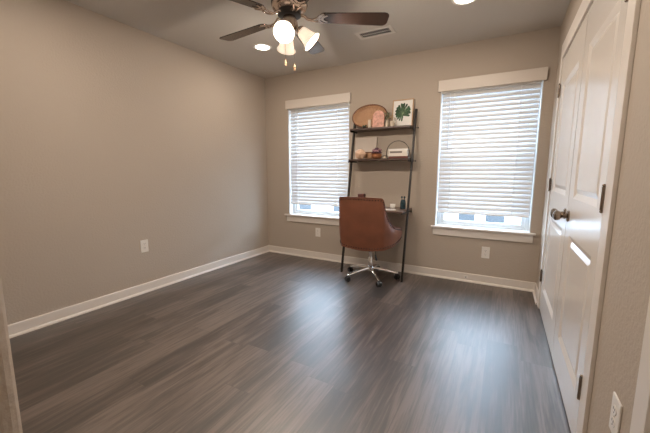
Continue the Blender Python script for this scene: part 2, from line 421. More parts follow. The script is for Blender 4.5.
def blind(a, b, label, wand_x):
    cx = (a+b)/2; hw = (b-a)/2
    r = thing('window_blind', label, 'blind', (cx, 0, WZ0), group='white slatted window blinds')
    H_ = WZ1-WZ0
    bm = new_bm()
    box(bm, -hw-.026, hw+.022, -.028, -.014, H_-.052, H_+.060); box(bm, -hw-.026, -hw-.014, -.014, 0, H_-.052, H_+.060); box(bm, hw+.010, hw+.022, -.014, 0, H_-.052, H_+.060)
    obj('valance', bm, M['valance'], r, bevel=.003)
    bm = new_bm(); box(bm, -hw+.012, hw-.012, .006, .056, H_-.062, H_-.009); obj('headrail', bm, M['blindw'], r)
    s0 = hw-.016; yc = .031; tilt = math.radians(61.5); pitch = .0442; w = .050
    top = H_-.085; bot = .168; n = int((top-bot)/pitch)+1; pitch = (top-bot)/(n-1)
    bm = new_bm()
    for i in range(n):
        z = top-i*pitch; K = 4; t = .0026; prev = None
        up, dn = [], []
        tj = tilt+random.uniform(-.006, .006)
        for k in range(K+1):
            q = (k/K-.5)*w; crown = .0022*(1-(2*k/K-1)**2)
            # q=-w/2 : room side, low ; q=+w/2 : window side, high
            yy = yc+q*math.cos(tj)-crown*math.sin(tj); zz = z+q*math.sin(tj)+crown*math.cos(tj)
            ny, nz = -math.sin(tj)*t/2, math.cos(tj)*t/2
            up.append((yy+ny, zz+nz)); dn.append((yy-ny, zz-nz))
        poly = up+dn[::-1]
        A = [bm.verts.new((-s0, y, zz)) for y, zz in poly]; B = [bm.verts.new((s0, y, zz)) for y, zz in poly]
        bm.faces.new(A); bm.faces.new(B[::-1])
        for k in range(len(poly)):
            j = (k+1) % len(poly); bm.faces.new((A[k], A[j], B[j], B[k]))
    obj('slats', bm, M['slat'], r)
    bm = new_bm(); box(bm, -s0, s0, yc-.024, yc+.024, .142, .157); obj('bottom_rail', bm, M['blindw'], r, bevel=.004)
    for x in (-hw*.70, hw*.62):
        bm = new_bm()
        for i in range(n):
            z = top-i*pitch
            tube(bm, [(x, yc-.0135, z+.019), (x, yc-.0200, z-.004), (x, yc-.0165, z-.024)], .0034, 6)
        tube(bm, [(x, yc+.026, .150), (x, yc+.026, H_-.062)], .001, 5)
        obj('ladder_cord', bm, M['blindw'], r)
    bm = new_bm(); tube(bm, [(wand_x, .001, H_-.062), (wand_x+.002, -.001, H_-.62)], .0042, 8); sphere(bm, (wand_x+.002, -.001, H_-.63), .006, 2)
    obj('tilt_wand', bm, M['vinyl'], r)
blind(*WIN[0], 'white slatted window blind in the left window, beside the corner', -.33)
blind(*WIN[1], 'white slatted window blind in the right window, beside the closet', -.355)

# ------------------------------------------------------------------ ceiling fixtures
def can_light(x, y, label):
    r = thing('recessed_light', label, 'ceiling light', (x, y, H), group='recessed ceiling lights')
    bm = new_bm(); lathe(bm, [(.072, -.001), (.074, -.006), (.092, -.005), (.096, 0), (.096, .004), (.072, .004)], 40, cap=False)
    obj('trim_ring', bm, M['white'], r, smooth=True)
    bm = new_bm(); lathe(bm, [(0, -.004), (.072, -.003), (.073, 0), (0, 0)], 40); obj('lens', bm, M['led'], r)
    lamp('AREA', 'led_light', (0, 0, -.012), CAN_W, (1, .86, .72), .13, parent=r, shape='DISK')
can_light(.712, -.897, 'lit recessed ceiling light left of the fan, near the left wall')
can_light(2.640, -.90, 'lit recessed ceiling light cut by the top edge, right of the vent')
can_light(.712, -2.63, 'lit recessed ceiling light added out of view in the near half of the room by the left wall')  # near pair out of view, assumed from the far pair, added for light
can_light(2.640, -2.63, 'lit recessed ceiling light added out of view in the near half of the room by the closet')

# vent
r = thing('ceiling_vent', 'white louvred supply vent on the ceiling beside the fan blade', 'vent', (1.85, -.665, H))
bm = new_bm(); lx, ly = .174, .082; ix, iy = .140, .050
def ring_plate(bm, lx, ly, ix, iy, z0, z1):
    box(bm, -lx, lx, iy, ly, z0, z1); box(bm, -lx, lx, -ly, -iy, z0, z1); box(bm, -lx, -ix, -iy, iy, z0, z1); box(bm, ix, lx, -iy, iy, z0, z1)
ring_plate(bm, lx, ly, ix, iy, -.007, 0); obj('vent_frame', bm, M['ventw'], r, bevel=.003)
bm = new_bm()
for i in range(15):
    x = -ix+.009+i*(2*ix-.018)/14
    boxc(bm, (x, 0, -.006), (.0022, 2*iy, .008), roty(math.radians(-35)))
box(bm, -ix, ix, -.002, .002, -.008, -.004)
obj('louvres', bm, M['ventw'], r)
bm = new_bm(); box(bm, -ix, ix, -iy, iy, -.0012, 0); obj('duct_shade_sheet', bm, M['slot'], r)  # dark sheet on the flat ceiling, its colour stands for shade inside the duct

# ------------------------------------------------------------------ ceiling fan
FX, FY, FZ = 1.664, -1.766, 2.180
fan = thing('ceiling_fan', 'five-blade ceiling fan with dark blades, nickel body and lit frosted shades', 'ceiling fan', (FX, FY, 0))
bm = new_bm(); lathe(bm, [(0, H), (.07, H), (.072, H-.01), (.062, H-.035), (.03, H-.05), (0, H-.05)], 40); obj('canopy', bm, M['nickel'], fan, smooth=True)
bm = new_bm(); tube(bm, [(0, 0, H-.05), (0, 0, 2.33)], .013, 16); obj('downrod', bm, M['nickel'], fan, smooth=True)
bm = new_bm(); lathe(bm, [(0, 2.335), (.035, 2.335), (.06, 2.325), (.105, 2.305), (.118, 2.285), (.118, 2.245), (.108, 2.225), (.085, 2.212), (0, 2.212)], 48)
mo = obj('motor_housing', bm, M['nickel'], fan, smooth=True)
bm = new_bm()
for k in range(30):
    a = 2*PI*k/30; boxc(bm, (.118*math.cos(a), .118*math.sin(a), 2.265), (.004, .012, .026), rotz(a))
obj('vent_slots', bm, M['nickel_dark'], mo)
bm = new_bm(); lathe(bm, [(0, 2.212), (.078, 2.212), (.078, 2.190), (.060, 2.182), (0, 2.182)], 40); obj('flywheel', bm, M['nickel_dark'], fan, smooth=True)
bm = new_bm(); lathe(bm, [(0, 2.182), (.042, 2.182), (.046, 2.172), (.046, 2.115), (.040, 2.098), (.022, 2.088), (.012, 2.078), (.008, 2.066), (0, 2.064)], 36)
obj('light_kit_hub', bm, M['nickel'], fan, smooth=True)
PH = 31.3
def blade_outline():
    pts = []; r0, r1 = .185, .66; w0, w1 = .052, .066
    def arc(cx, cy, r, a0, a1, n):
        return [(cx+r*math.cos(math.radians(a0+(a1-a0)*i/n)), cy+r*math.sin(math.radians(a0+(a1-a0)*i/n))) for i in range(n+1)]
    pts += arc(r1-.038, -w1+.038, .038, -90, -8, 8)
    pts += arc(r1-.038, w1-.038, .038, 8, 90, 8)
    pts += arc(r0+.05, w0-.035, .035, 100, 175, 6)
    pts += arc(r0+.05, -w0+.035, .035, 185, 260, 6)
    return pts
for k in range(5):
    a = math.radians(PH+72*k); A = rotz(a)
    P = Matrix.Translation((0, 0, FZ)) @ A @ rotx(math.radians(-10))
    bm = new_bm(); prism(bm, blade_outline(), -.003, .003, P); obj('blade', bm, M['blade'], fan, smooth=True, bevel=.0012)
    # blade iron: curved arm from flywheel plus crescent plate under the blade root
    bm = new_bm()
    Q = Matrix.Translation((0, 0, FZ)) @ A
    arm = []
    for s in (-1, 1):
        arm = [Q @ Vector((.066, s*.012, .016)), Q @ Vector((.095, s*.014, .010)), Q @ Vector((.125, s*.010, -.012)), Q @ Vector((.155, s*.012, -.016)), Q @ Vector((.190, s*.022, -.010+s*-.004))]
        tube(bm, arm, [.0065, .006, .0055, .0055, .005], 8)
    cres = []
    for i in range(13):
        t = math.radians(-62+124*i/12); cres.append((.262-.082*math.cos(t), .052*math.sin(t)/math.sin(math.radians(61.5))))
    inn = [(.275-.072*math.cos(math.radians(-55+110*i/12)), .040*math.sin(math.radians(-55+110*i/12))/math.sin(math.radians(55))) for i in range(13)][::-1]
    prism(bm, cres+inn, -.009, -.0035, P)
    cres2 = [(x+.026, y*.72) for x, y in cres]; inn2 = [(x+.022, y*.66) for x, y in inn]
    prism(bm, cres2+inn2, -.0075, -.0032, P)
    for sx, sy in ((.205, 0), (.222, .034), (.222, -.034)):
        c = P @ Vector((sx, sy, -.009)); sphere(bm, c, .0055, 2, (1, 1, .5))
    obj('blade_iron', bm, M['nickel'], fan, smooth=True)
for deg in (291, 30, 135):
    a = math.radians(deg); d = Vector((math.cos(a), math.sin(a), 0))
    tilt = math.radians(47)                      # shade axis from straight down
    ax = (d*math.sin(tilt)-Vector((0, 0, 1))*math.cos(tilt)).normalized()
    base = Vector((0, 0, 2.118))+d*.052
    bm = new_bm()
    tube(bm, [Vector((0, 0, 2.128))+d*.030, base+d*.0, base+ax*.022], .010, 12)
    Rm = Matrix.Translation(base+ax*.012) @ ax.to_track_quat('Z', 'Y').to_matrix().to_4x4()
    lathe(bm, [(0, 0), (.022, 0), (.030, .008), (.031, .026), (.026, .028), (0, .028)], 28, Rm)
    obj('lamp_holder', bm, M['nickel'], fan, smooth=True)
    Rs = Matrix.Translation(base+ax*.026) @ ax.to_track_quat('Z', 'Y').to_matrix().to_4x4()
    bm = new_bm()
    prof = [(.026, 0), (.036, .006), (.044, .022), (.049, .045), (.055, .068), (.064, .088), (.076, .103), (.0785, .106), (.0765, .107), (.062, .091), (.052, .069), (.046, .046), (.041, .024), (.033, .009), (.024, .003)]
    lathe(bm, [(x*.86, z*1.02) for x, z in prof], 40, Rs, cap=False)
    sh = obj('lamp_shade', bm, M['shade'], fan, smooth='all')
    bm = new_bm(); c = base+ax*.098
    lathe(bm, [(.013, 0), (.014, .02), (.024, .038), (.030, .056), (.026, .074), (.012, .085), (0, .087)], 24, Rs)
    obj('bulb', bm, M['bulb'], sh, smooth='all')
    lamp('POINT', 'bulb_light', base+ax*.125, BULB_W, WARM, .022, parent=fan)
for (x, y, z0, nm) in ((1.654, -1.80, 1.866, 1), (1.688, -1.75, 1.843, 2)):
    lx, ly = x-FX, y-FY
    bm = new_bm()
    tube(bm, [(lx, ly, z0+.045), (lx, ly, 2.11)], .0011, 6)
    z = z0+.045
    while z < 2.10: sphere(bm, (lx, ly, z), .0018, 1); z += .006
    ch = obj('pull_chain', bm, M['nickel'], fan)
    bm = new_bm(); lathe(bm, [(0, 0), (.005, .002), (.0085, .014), (.008, .022), (.0045, .040), (.002, .046), (0, .046)], 14, Matrix.Translation((lx, ly, z0)))
    obj('pull_fob', bm, M['wood'], ch, smooth=True)

# ------------------------------------------------------------------ outlets
def outlet(name, label, loc, rz, cat='wall outlet', jack=False):
    r = thing(name, label, cat, loc, rz, group=None if jack else 'white duplex wall outlets')
    bm = new_bm()      # faces local -y, wall at y=0
    if jack:
        box(bm, -.022, .022, -.004, 0, -.016, .016); obj('cover_plate', bm, M['white'], r, bevel=.0015)
        bm = new_bm(); tube(bm, [(0, -.004, 0), (0, -.013, 0)], .0048, 12); obj('threaded_jack', bm, M['nickel_dark'], r)
        return r
    box(bm, -.0375, .0375, -.006, 0, -.060, .060); obj('cover_plate', bm, M['white'], r, bevel=.003, segs=3)
    for s in (-1, 1):
        bm = new_bm()
        pts = [(.0165*math.cos(t)*1.0, .0145*math.sin(t)) for t in [2*PI*i/24 for i in range(24)]]
        prism(bm, pts, .0055, .0085, Matrix.Translation((0, 0, s*.0195)) @ rotx(PI/2))
        q = obj('receptacle', bm, M['white'], r)
        bm = new_bm()
        for x in (-.006, .006): box(bm, x-.0011, x+.0011, -.0089, -.0080, s*.0195+.001, s*.0195+.009)
        tube(bm, [(0, -.0080, s*.0195-.007), (0, -.0089, s*.0195-.007)], .0024, 8)
        obj('slots', bm, M['slot'], q)
    bm = new_bm(); tube(bm, [(0, -.006, 0), (0, -.0075, 0)], .003, 10); obj('screw', bm, M['ventw'], r)
    return r
outlet('wall_outlet', 'white outlet on the left wall above the baseboard', (0, -1.862, .455), PI/2)
outlet('wall_outlet', 'white outlet on the back wall under the left window', (.847, 0, .364), 0)
outlet('wall_outlet', 'white outlet on the back wall under the right window', (2.865, 0, .338), 0)
outlet('wall_outlet', 'white outlet low on the right wall, nearest the camera', (W, -2.462, .435), -PI/2)
outlet('cable_jack', 'small cable jack on the back baseboard right of the ladder desk', (2.694, -.0135, .052), 0, 'cable jack', True)

# ------------------------------------------------------------------ ladder desk
LX0, LX1 = 1.382, 2.098
def rail_y(z): return -.365+(.365-.022)*z/1.845
desk = thing('ladder_desk', 'leaning dark metal ladder desk with two upper shelves between the windows', 'ladder desk', ((LX0+LX1)/2, -.2, 0))
def loc(x, y, z): return Vector((x-(LX0+LX1)/2, y+.2, z))
for x, nm in ((LX0, 'left'), (LX1, 'right')):
    bm = new_bm(); hw, hd = .0095, .016
    q = []
    for z in (0, 1.845):
        yc = rail_y(z); q.append([bm.verts.new(loc(x+sx*hw, yc+sy*hd, z)) for sx, sy in ((-1, -1), (1, -1), (1, 1), (-1, 1))])
    bm.faces.new(q[0]); bm.faces.new(q[1])
    for k in range(4): bm.faces.new((q[0][k], q[0][(k+1) % 4], q[1][(k+1) % 4], q[1][k]))
    rl = obj('ladder_rail', bm, M['steel'], desk, bevel=.002)
    for z in (1.640, 1.285, .745):
        bm = new_bm()
        s = -1 if x == LX0 else 1
        yb = rail_y(z); tube(bm, [loc(x+s*.009, yb, z), loc(x+s*.034, yb, z)], .0035, 8); tube(bm, [loc(x+s*.032, yb, z), loc(x+s*.042, yb, z)], .009, 12)
        obj('rail_bolt', bm, M['steel'], rl)
DT = .762
for z1, yf, th, mm, nm in ((1.655, -.205, .018, 'shelf', 'upper_shelf'), (1.310, -.235, .018, 'shelf', 'middle_shelf'), (DT, -.41, .020, 'desk', 'desktop')):
    bm = new_bm(); a = loc(LX0+.0105, -.004, z1-th); b = loc(LX1-.0105, yf, z1)
    box(bm, a.x, b.x, b.y, a.y, a.z, b.z)
    sh = obj(nm, bm, M[mm], desk, bevel=.002)
    for xx in (LX0+.016, LX1-.016):      # angle bracket under each end
        bm = new_bm()
        p = loc(xx, 0, 0); box(bm, p.x-.004, p.x+.004, loc(0, yf+.01, 0).y, loc(0, -.01, 0).y, z1-th-.016, z1-th)
        obj('side_bracket', bm, M['steel'], sh)

S1, S2 = 1.6552, 1.3102
# --- top shelf objects
def wicker_tray():
    r = thing('wicker_tray', 'oval woven wicker tray leaning against the wall at the left', 'wicker tray', (1.580, -.055, S1))
    R = Matrix.Translation((0, 0, .1375)) @ rotx(math.radians(-14))
    a, b = .207, .134; n = 56; bm = new_bm(); rings = []
    for f, d in ((1.0, -.034), (.93, -.010), (.85, .006), (.6, .012), (.3, .014)):
        rings.append([bm.verts.new((a*f*math.cos(2*PI*k/n), d, b*f*math.sin(2*PI*k/n))) for k in range(n)])
    c = bm.verts.new((0, .014, 0))
    for u, v in zip(rings, rings[1:]):
        for k in range(n): bm.faces.new((u[k], u[(k+1) % n], v[(k+1) % n], v[k]))
    for k in range(n): bm.faces.new((rings[-1][k], rings[-1][(k+1) % n], c))
    bmesh.ops.transform(bm, matrix=R, verts=bm.verts[:])
    o = obj('woven_bowl', bm, M['wicker'], r, smooth='all'); s = o.modifiers.new('solid', 'SOLIDIFY'); s.thickness = .005
    bm = new_bm(); pts = [(a*math.cos(2*PI*k/96), -.036+.002*(k % 2), b*math.sin(2*PI*k/96)) for k in range(96)]
    tube(bm, pts, [.0052 if k % 2 else .0068 for k in range(96)], 8, closed=True); bmesh.ops.transform(bm, matrix=R, verts=bm.verts[:])
    obj('braided_rim', bm, mat('dark_wicker_rim', (.16, .06, .03), .6), r, smooth='all')
wicker_tray()
# small trailing plant
r = thing('potted_succulent', 'tiny dark green succulent in a low pot before the wicker tray', 'plant', (1.560, -.170, S1))
bm = new_bm(); lathe(bm, [(0, 0), (.016, 0), (.021, .018), (.018, .018), (0, .015)], 20); obj('pot', bm, M['steel'], r, smooth=True)
bm = new_bm()
for k in range(34):
    a = random.uniform(0, 2*PI); e = random.uniform(-.1, 1.1); L = random.uniform(.018, .036)
    d = Vector((math.cos(a)*math.cos(e)*1.25, math.sin(a)*math.cos(e)*.8, math.sin(e)*.8)); p = Vector((0, 0, .017))
    tube(bm, [p, p+d*L*.5+Vector((0, 0, .002)), p+d*L], [.002, .0048, .0006], 6)
obj('leaves', bm, M['plant'], r, smooth='all')
# tall clear candle jar
def glass_jar(name, label, x, y, z, rad, h, wick_h, cat, fill='wax'):
    r = thing(name, label, cat, (x, y, z))
    bm = new_bm(); lathe(bm, [(0, .001), (rad, .001), (rad, h), (rad-.002, h), (rad-.002, .004), (0, .004)], 28); obj('glass_cylinder', bm, M['glass'], r, smooth=True)
    bm = new_bm(); lathe(bm, [(0, .005), (rad*.62, .005), (rad*.62, wick_h), (rad*.5, wick_h+.003), (0, wick_h-.002)], 20)
    tube(bm, [(0, 0, wick_h-.002), (.001, 0, wick_h+.010)], .0009, 5); obj('candle', bm, M[fill], r, smooth=True)
glass_jar('candle_jar', 'clear glass cylinder with a pale candle before the wicker tray', 1.618, -.168, S1, .025, .105, .085, 'candle')
# pink arch
bm = new_bm(); wA, hA = .066, .182
pts = [(-wA, 0), (wA, 0)]+[(wA*math.cos(t), hA-wA*.9+wA*.9*math.sin(t)) for t in [PI*i/20 for i in range(21)]]
prism(bm, pts, -.010, .010, rotx(PI/2)); o = obj('arched_plaque', bm, M['pink'], bevel=.002); o.location = (1.722, -.172, S1+.001); o.rotation_euler = (math.radians(-5), 0, 0)
tag(o, 'pink marbled arch-shaped plaque beside the wicker tray', 'plaque')
# wire lantern with sprig
r = thing('glass_lantern', 'small gold-framed glass lantern with a cream candle left of the framed leaf', 'lantern', (1.866, -.135, S1))
bm = new_bm(); q = .037; h = .088
for sx in (-1, 1):
    for sy in (-1, 1):
        tube(bm, [(sx*q, sy*q, 0), (sx*q, sy*q, h), (sx*.012, sy*.012, h+.018)], .0016, 6)
for zz in (.0016, h):
    tube(bm, [(-q, -q, zz), (q, -q, zz), (q, q, zz), (-q, q, zz)], .0016, 6, closed=True)
tube(bm, [(.012*math.cos(t), 0, h+.030+.012*math.sin(t)) for t in [2*PI*i/20 for i in range(20)]], .0014, 6, closed=True)
box(bm, -.013, .013, -.013, .013, h+.016, h+.019)
obj('wire_frame', bm, M['gold'], r)
bm = new_bm()
for s in (-1, 1): box(bm, -q+.002, q-.002, s*q-.0008, s*q+.0008, .003, h-.002); box(bm, s*q-.0008, s*q+.0008, -q+.002, q-.002, .003, h-.002)
obj('glass_panes', bm, M['glass'], r)
bm = new_bm(); lathe(bm, [(0, .003), (.023, .003), (.023, .060), (.020, .063), (0, .060)], 24); obj('candle', bm, M['wax'], r, smooth=True)
# sprig behind lantern
r = thing('bud_vase', 'small bud vase with a grey-green sprig behind the gold lantern', 'vase', (1.806, -.128, S1))
bm = new_bm(); lathe(bm, [(0, 0), (.016, 0), (.019, .02), (.014, .05), (.008, .065), (.009, .078), (.007, .078), (.006, .06), (0, .01)], 20); obj('vase_body', bm, M['wax'], r, smooth=True)
bm = new_bm()
for k in range(7):
    a = random.uniform(0, 2*PI); l = random.uniform(.05, .085); tip = Vector((math.cos(a)*.035, math.sin(a)*.014, .075+l)); p0 = Vector((0, 0, .05))
    tube(bm, [p0, (p0+tip)/2+Vector((0, 0, .008)), tip], .001, 5)
    for t in (.45, .6, .75, .9, 1):
        c = p0.lerp(tip, t); sphere(bm, c+Vector((random.uniform(-.006, .006), random.uniform(-.004, .004), 0)), .0055, 1, (1, .4, 1.3))
obj('sprig', bm, mat('sage_sprig', (.16, .17, .09), .6), r)
# framed monstera
def framed_leaf():
    fw, fh = .230, .300
    r = thing('framed_leaf_print', 'framed green monstera leaf print on white, leaning at the right end', 'framed print', (1.957, -.068, S1+.001)); r.rotation_euler = (math.radians(-7), 0, 0)
    bm = new_bm(); t = .010; d = .010
    for s in (-1, 1): box(bm, s*fw/2, s*(fw/2-t), -d, d, 0, fh)
    box(bm, -fw/2+t, fw/2-t, -d, d, 0, t); box(bm, -fw/2+t, fw/2-t, -d, d, fh-t, fh)
    obj('frame', bm, M['wood'], r, bevel=.001)
    bm = new_bm(); box(bm, -fw/2+t, fw/2-t, -.004, .006, t, fh-t); obj('print', bm, M['paper'], r)
    # leaf outline: heart with deep slits, drawn tip down
    bm = new_bm(); c = Vector((0, .152)); n = 9
    stem = Vector((-.008, .105))
    def lobe(a0, a1, R, r0):
        pts = []
        for i in range(7):
            t = i/6; a = a0+(a1-a0)*t; rr = R*(1-.12*(2*t-1)**4)
            pts.append((c.x+rr*.86*math.sin(a), c.y+rr*math.cos(a)))
        return pts
    poly = []; segs = 15; gap = .15
    A0, A1 = math.radians(-186), math.radians(122)
    span = (A1-A0)/segs
    for i in range(segs):
        a0 = A0+i*span+span*gap; a1 = A0+(i+1)*span-span*gap
        R = .100*(1+.10*math.cos((a0+a1)/2-.3)); poly += lobe(a0, a1, R, 0)
        if i < segs-1:
            am = A0+(i+1)*span; dp = .52 if i % 2 else .32
            poly.append((c.x+.092*dp*.86*math.sin(am), c.y+.092*dp*math.cos(am)))
    poly.append((c.x+.026, c.y-.034)); poly.append((c.x+.004, c.y-.014)); poly.append((c.x+.010, c.y-.044))
    vs = [bm.verts.new((x, -.0062, z)) for x, z in poly]; f = bm.faces.new(vs)
    bmesh.ops.triangulate(bm, faces=[f]); e = bmesh.ops.extrude_face_region(bm, geom=bm.faces[:])
    bmesh.ops.translate(bm, vec=(0, .0015, 0), verts=[v for v in e['geom'] if isinstance(v, bmesh.types.BMVert)])
    lf = obj('leaf_motif', bm, M['leaf'], r)
    bm = new_bm()
    cc = Vector((c.x+.003, -.0068, c.y-.010))
    for i in range(0, segs, 1):
        a = A0+(i+.5)*span; tube(bm, [cc, Vector((c.x+.080*.86*math.sin(a), -.0068, c.y+.080*math.cos(a)))], [.0011, .0004], 5)
    obj('leaf_veins', bm, mat('pale_vein', (.26, .36, .18), .6), lf)
framed_leaf()
# --- middle shelf objects
bm = new_bm(); box(bm, -.135, .135, -.008, .008, 0, .258); o = obj('blank_canvas', bm, M['canvas'], bevel=.002); o.location = (1.520, -.034, S2+.001); o.rotation_euler = (math.radians(-5), 0, 0)
tag(o, 'blank cream canvas leaning at the left end of the middle shelf', 'canvas')
# faceted ornament
bm = new_bm(); bmesh.ops.create_icosphere(bm, subdivisions=1, radius=.066)
bmesh.ops.transform(bm, matrix=roty(.3) @ rotx(.45), verts=bm.verts[:])
mz = min(v.co.z for v in bm.verts); bmesh.ops.translate(bm, vec=(0, 0, -mz), verts=bm.verts[:])
for f in bm.faces: f.smooth = False
o = obj('faceted_ornament', bm, M['facet'], bevel=.0015); o.location = (1.515, -.176, S2+.0005); o.scale = (1.1, .9, 1.02)
tag(o, 'blush faceted geometric ornament before the blank canvas', 'ornament')
# wooden bead garland / small driftwood behind pot
r = thing('woven_basket', 'low brown woven basket behind the faceted ornament', 'basket', (1.605, -.093, S2))
bm = new_bm(); lathe(bm, [(0, 0), (.050, 0), (.064, .03), (.074, .074), (.078, .078), (.074, .082), (.069, .075), (.059, .032), (.046, .006), (0, .006)], 36)
for v in bm.verts: v.co.x *= 1.2; v.co.y *= .32
obj('basket_body', bm, M['wicker'], r, smooth='all')
bm = new_bm(); tube(bm, [(  .094*math.cos(2*PI*k/48), .024*math.sin(2*PI*k/48), .080) for k in range(48)], .0045, 7, closed=True); obj('basket_rim', bm, mat('dark_basket_rim', (.14, .06, .035), .6), r, smooth='all')
# copper pot with plum succulents
r = thing('copper_pot', 'round copper pot beside the books', 'pot', (1.714, -.178, S2))
bm = new_bm(); lathe(bm, [(0, 0), (.036, 0), (.050, .012), (.056, .032), (.055, .050), (.058, .054), (.055, .057), (.050, .052), (.050, .034), (.044, .016), (0, .008)], 36); obj('pot_body', bm, M['copper'], r, smooth='all')
bm = new_bm(); lathe(bm, [(0, .04), (.048, .04), (.049, .046), (0, .048)], 24); obj('soil', bm, M['slot'], r)
for (px, py, pz, rr, mm) in ((0, 0, .116, .030, 'plum'), (-.028, -.004, .104, .027, 'plum2'), (.034, .004, .106, .027, 'plum2'), (-.030, -.008, .078, .029, 'plum'), (.004, -.020, .088, .031, 'plum2'), (.034, -.006, .078, .029, 'plum'), (.012, .022, .088, .029, 'plum'), (-.016, .024, .090, .027, 'plum2')):
    bm = new_bm()
    for ringi, (cnt, el, L) in enumerate(((8, .15, 1.0), (7, .6, .95), (5, 1.05, .9))):
        for k in range(cnt):
            a = 2*PI*k/cnt+ringi*.4; d = Vector((math.cos(a)*math.cos(el), math.sin(a)*math.cos(el), math.sin(el)))
            p = Vector((px, py, pz-.014)); tube(bm, [p, p+d*rr*L*.55, p+d*rr*L*.9, p+d*rr*L*1.05], [.002, rr*.24, rr*.20, .0006], 6)
    tube(bm, [(px, py, .044), (px, py, pz)], .004, 6)
    obj('succulent_rosette', bm, M[mm], r, smooth='all')
glass_jar('glass_votive', 'small clear glass votive between the copper pot and the books', 1.800, -.165, S2, .022, .088, .030, 'votive', 'wax')
# hoop holder and books
r = thing('hoop_book_holder', 'dark metal holder with a tall hoop cradling stacked books', 'book holder', (1.962, -.145, S2))
bm = new_bm(); R0 = .124
for y in (-.062,):
    tube(bm, [(R0*math.cos(t), y,   .062+R0*math.sin(t)) for t in [math.radians(-24+228*i/40) for i in range(41)]], .0042, 8)
obj('hoop', bm, M['steel'], r, smooth='all')
bm = new_bm(); box(bm, -.1155, .1155, -.066, .070, .0004, .0040)
for s in (-1, 1): tube(bm, [(s*.1155, -.062, .0045), (s*.1155, .066, .0045), (s*.1155, .066, .050)], .0036, 8)
obj('cradle', bm, M['steel'], r)
def book(label, cx, z, w, d, h, cov, page, rz, band=None):
    b = thing('book', label, 'book', (cx, -.140, z), rz, group='books in the hoop holder')
    bm = new_bm(); t = .0022       # spine faces the room (-y)
    box(bm, -w/2, w/2, -d/2, d/2, 0, t); box(bm, -w/2, w/2, -d/2, d/2, h-t, h); box(bm, -w/2, w/2, -d/2, -d/2+t, t, h-t)
    obj('cover', bm, cov, b)
    bm = new_bm(); box(bm, -w/2+.004, w/2-.004, -d/2+t, d/2-.004, t, h-t); obj('pages', bm, page, b)
    if band:
        bm = new_bm(); x0, x1 = band
        box(bm, x0, x1, -d/2-.0005, -d/2, h*.22, h*.78)
        obj('spine_band', bm, M['book_g'], b)
book('oxblood covered book at the bottom of the stack in the hoop holder', 1.964, S2+.0045, 0.212, .118, .020, M['book_r'], M['paper'], 0)
book('plain off-white book in the middle of the stack in the hoop holder', 1.957, S2+.0250, 0.208, .118, .026, M['book_w'], M['paper'], .03)
book('off-white book with a dark spine band in the hoop holder stack', 1.960, S2+.0515, 0.202, .115, .034, M['book_w'], M['paper'], -.02, (-.088, .048))
book('slim pale book lying on top of the stack in the hoop holder', 1.959, S2+.0860, 0.212, .112, .018, M['paper'], M['paper'], .02)
# --- desktop objects
DZ = DT+.0002
r = thing('teal_canister', 'dark teal glazed canister with two knobs at the right of the desktop', 'canister', (2.030, -.175, DZ))
bm = new_bm(); lathe(bm, [(0, 0), (.026, 0), (.030, .008), (.031, .055), (.027, .085), (.022, .100), (.018, .104), (0, .104)], 28); obj('canister_body', bm, M['teal'], r, smooth=True)
for s in (-1, 1):
    bm = new_bm(); tube(bm, [(s*.012, 0, .103), (s*.014, 0, .124)], .0045, 10); sphere(bm, (s*.0145, 0, .130), .0115, 2); obj('knob', bm, M['teal'], r, smooth=True)
r = thing('dark_red_box', 'small dark red-brown box with a lid behind the chair back', 'box', (1.552, -.20, DZ))
bm = new_bm(); box(bm, -.034, .034, -.028, .028, 0, .120); obj('box_body', bm, M['candle_box'], r, bevel=.003)
bm = new_bm(); box(bm, -.037, .037, -.031, .031, .120, .152); obj('lid', bm, M['candle_box'], r, bevel=.003)
# white mug-like holder and paper
r = thing('tea_light_holder', 'small white ceramic tea light holder on the desktop', 'tea light holder', (1.925, -.205, DZ))
bm = new_bm(); lathe(bm, [(0, 0), (.020, 0), (.026, .010), (.029, .052), (.026, .053), (.023, .012), (0, .008)], 28); obj('cup', bm, M['paper'], r, smooth='all')
bm = new_bm(); lathe(bm, [(0, .009), (.019, .009), (.0195, .034), (0, .034)], 20); obj('tea_light', bm, M['wax'], r)
bm = new_bm(); box(bm, -.060, .060, -.040, .040, 0, .0035); o = obj('paper_notepad', bm, M['paper']); o.location = (1.925, -.300, DZ); o.rotation_euler = (0, 0, .25)
tag(o, 'thin white notepad lying on the desktop before the tea light', 'notepad')

# ------------------------------------------------------------------ desk chair
chair = thing('desk_chair', 'cognac leather office chair with nailhead trim on a chrome caster base', 'office chair', (1.752, -.395, 0), math.radians(0))
ctrl = [  # x, y, bottom z, top z   (right half from arm front to middle of back)
    (.288, .150, .450, .560), (.298, .060, .440, .578), (.298, -.040, .430, .595), (.295, -.120, .420, .620), (.275, -.190, .410, .668),
    (.252, -.232, .402, .755), (.240, -.252, .398, .860), (.228, -.264, .395, .905), (.200, -.272, .390, .912), (.130, -.280, .380, .914), (.060, -.284, .374, .915), (0, -.285, .372, .915)]
full = ctrl+[(-x, y, b, t) for x, y, b, t in ctrl[:-1][::-1]]
def catmull(P, sub):
    out = []
    for i in range(len(P)-1):
        p0, p1, p2, p3 = P[max(i-1, 0)], P[i], P[i+1], P[min(i+2, len(P)-1)]
        for s in range(sub):
            t = s/sub; out.append(tuple(.5*((2*b)+(-a+c)*t+(2*a-5*b+4*c-d)*t*t+(-a+3*b-3*c+d)*t**3) for a, b, c, d in zip(p0, p1, p2, p3)))
    out.append(P[-1]); return out
path = catmull(full, 3)
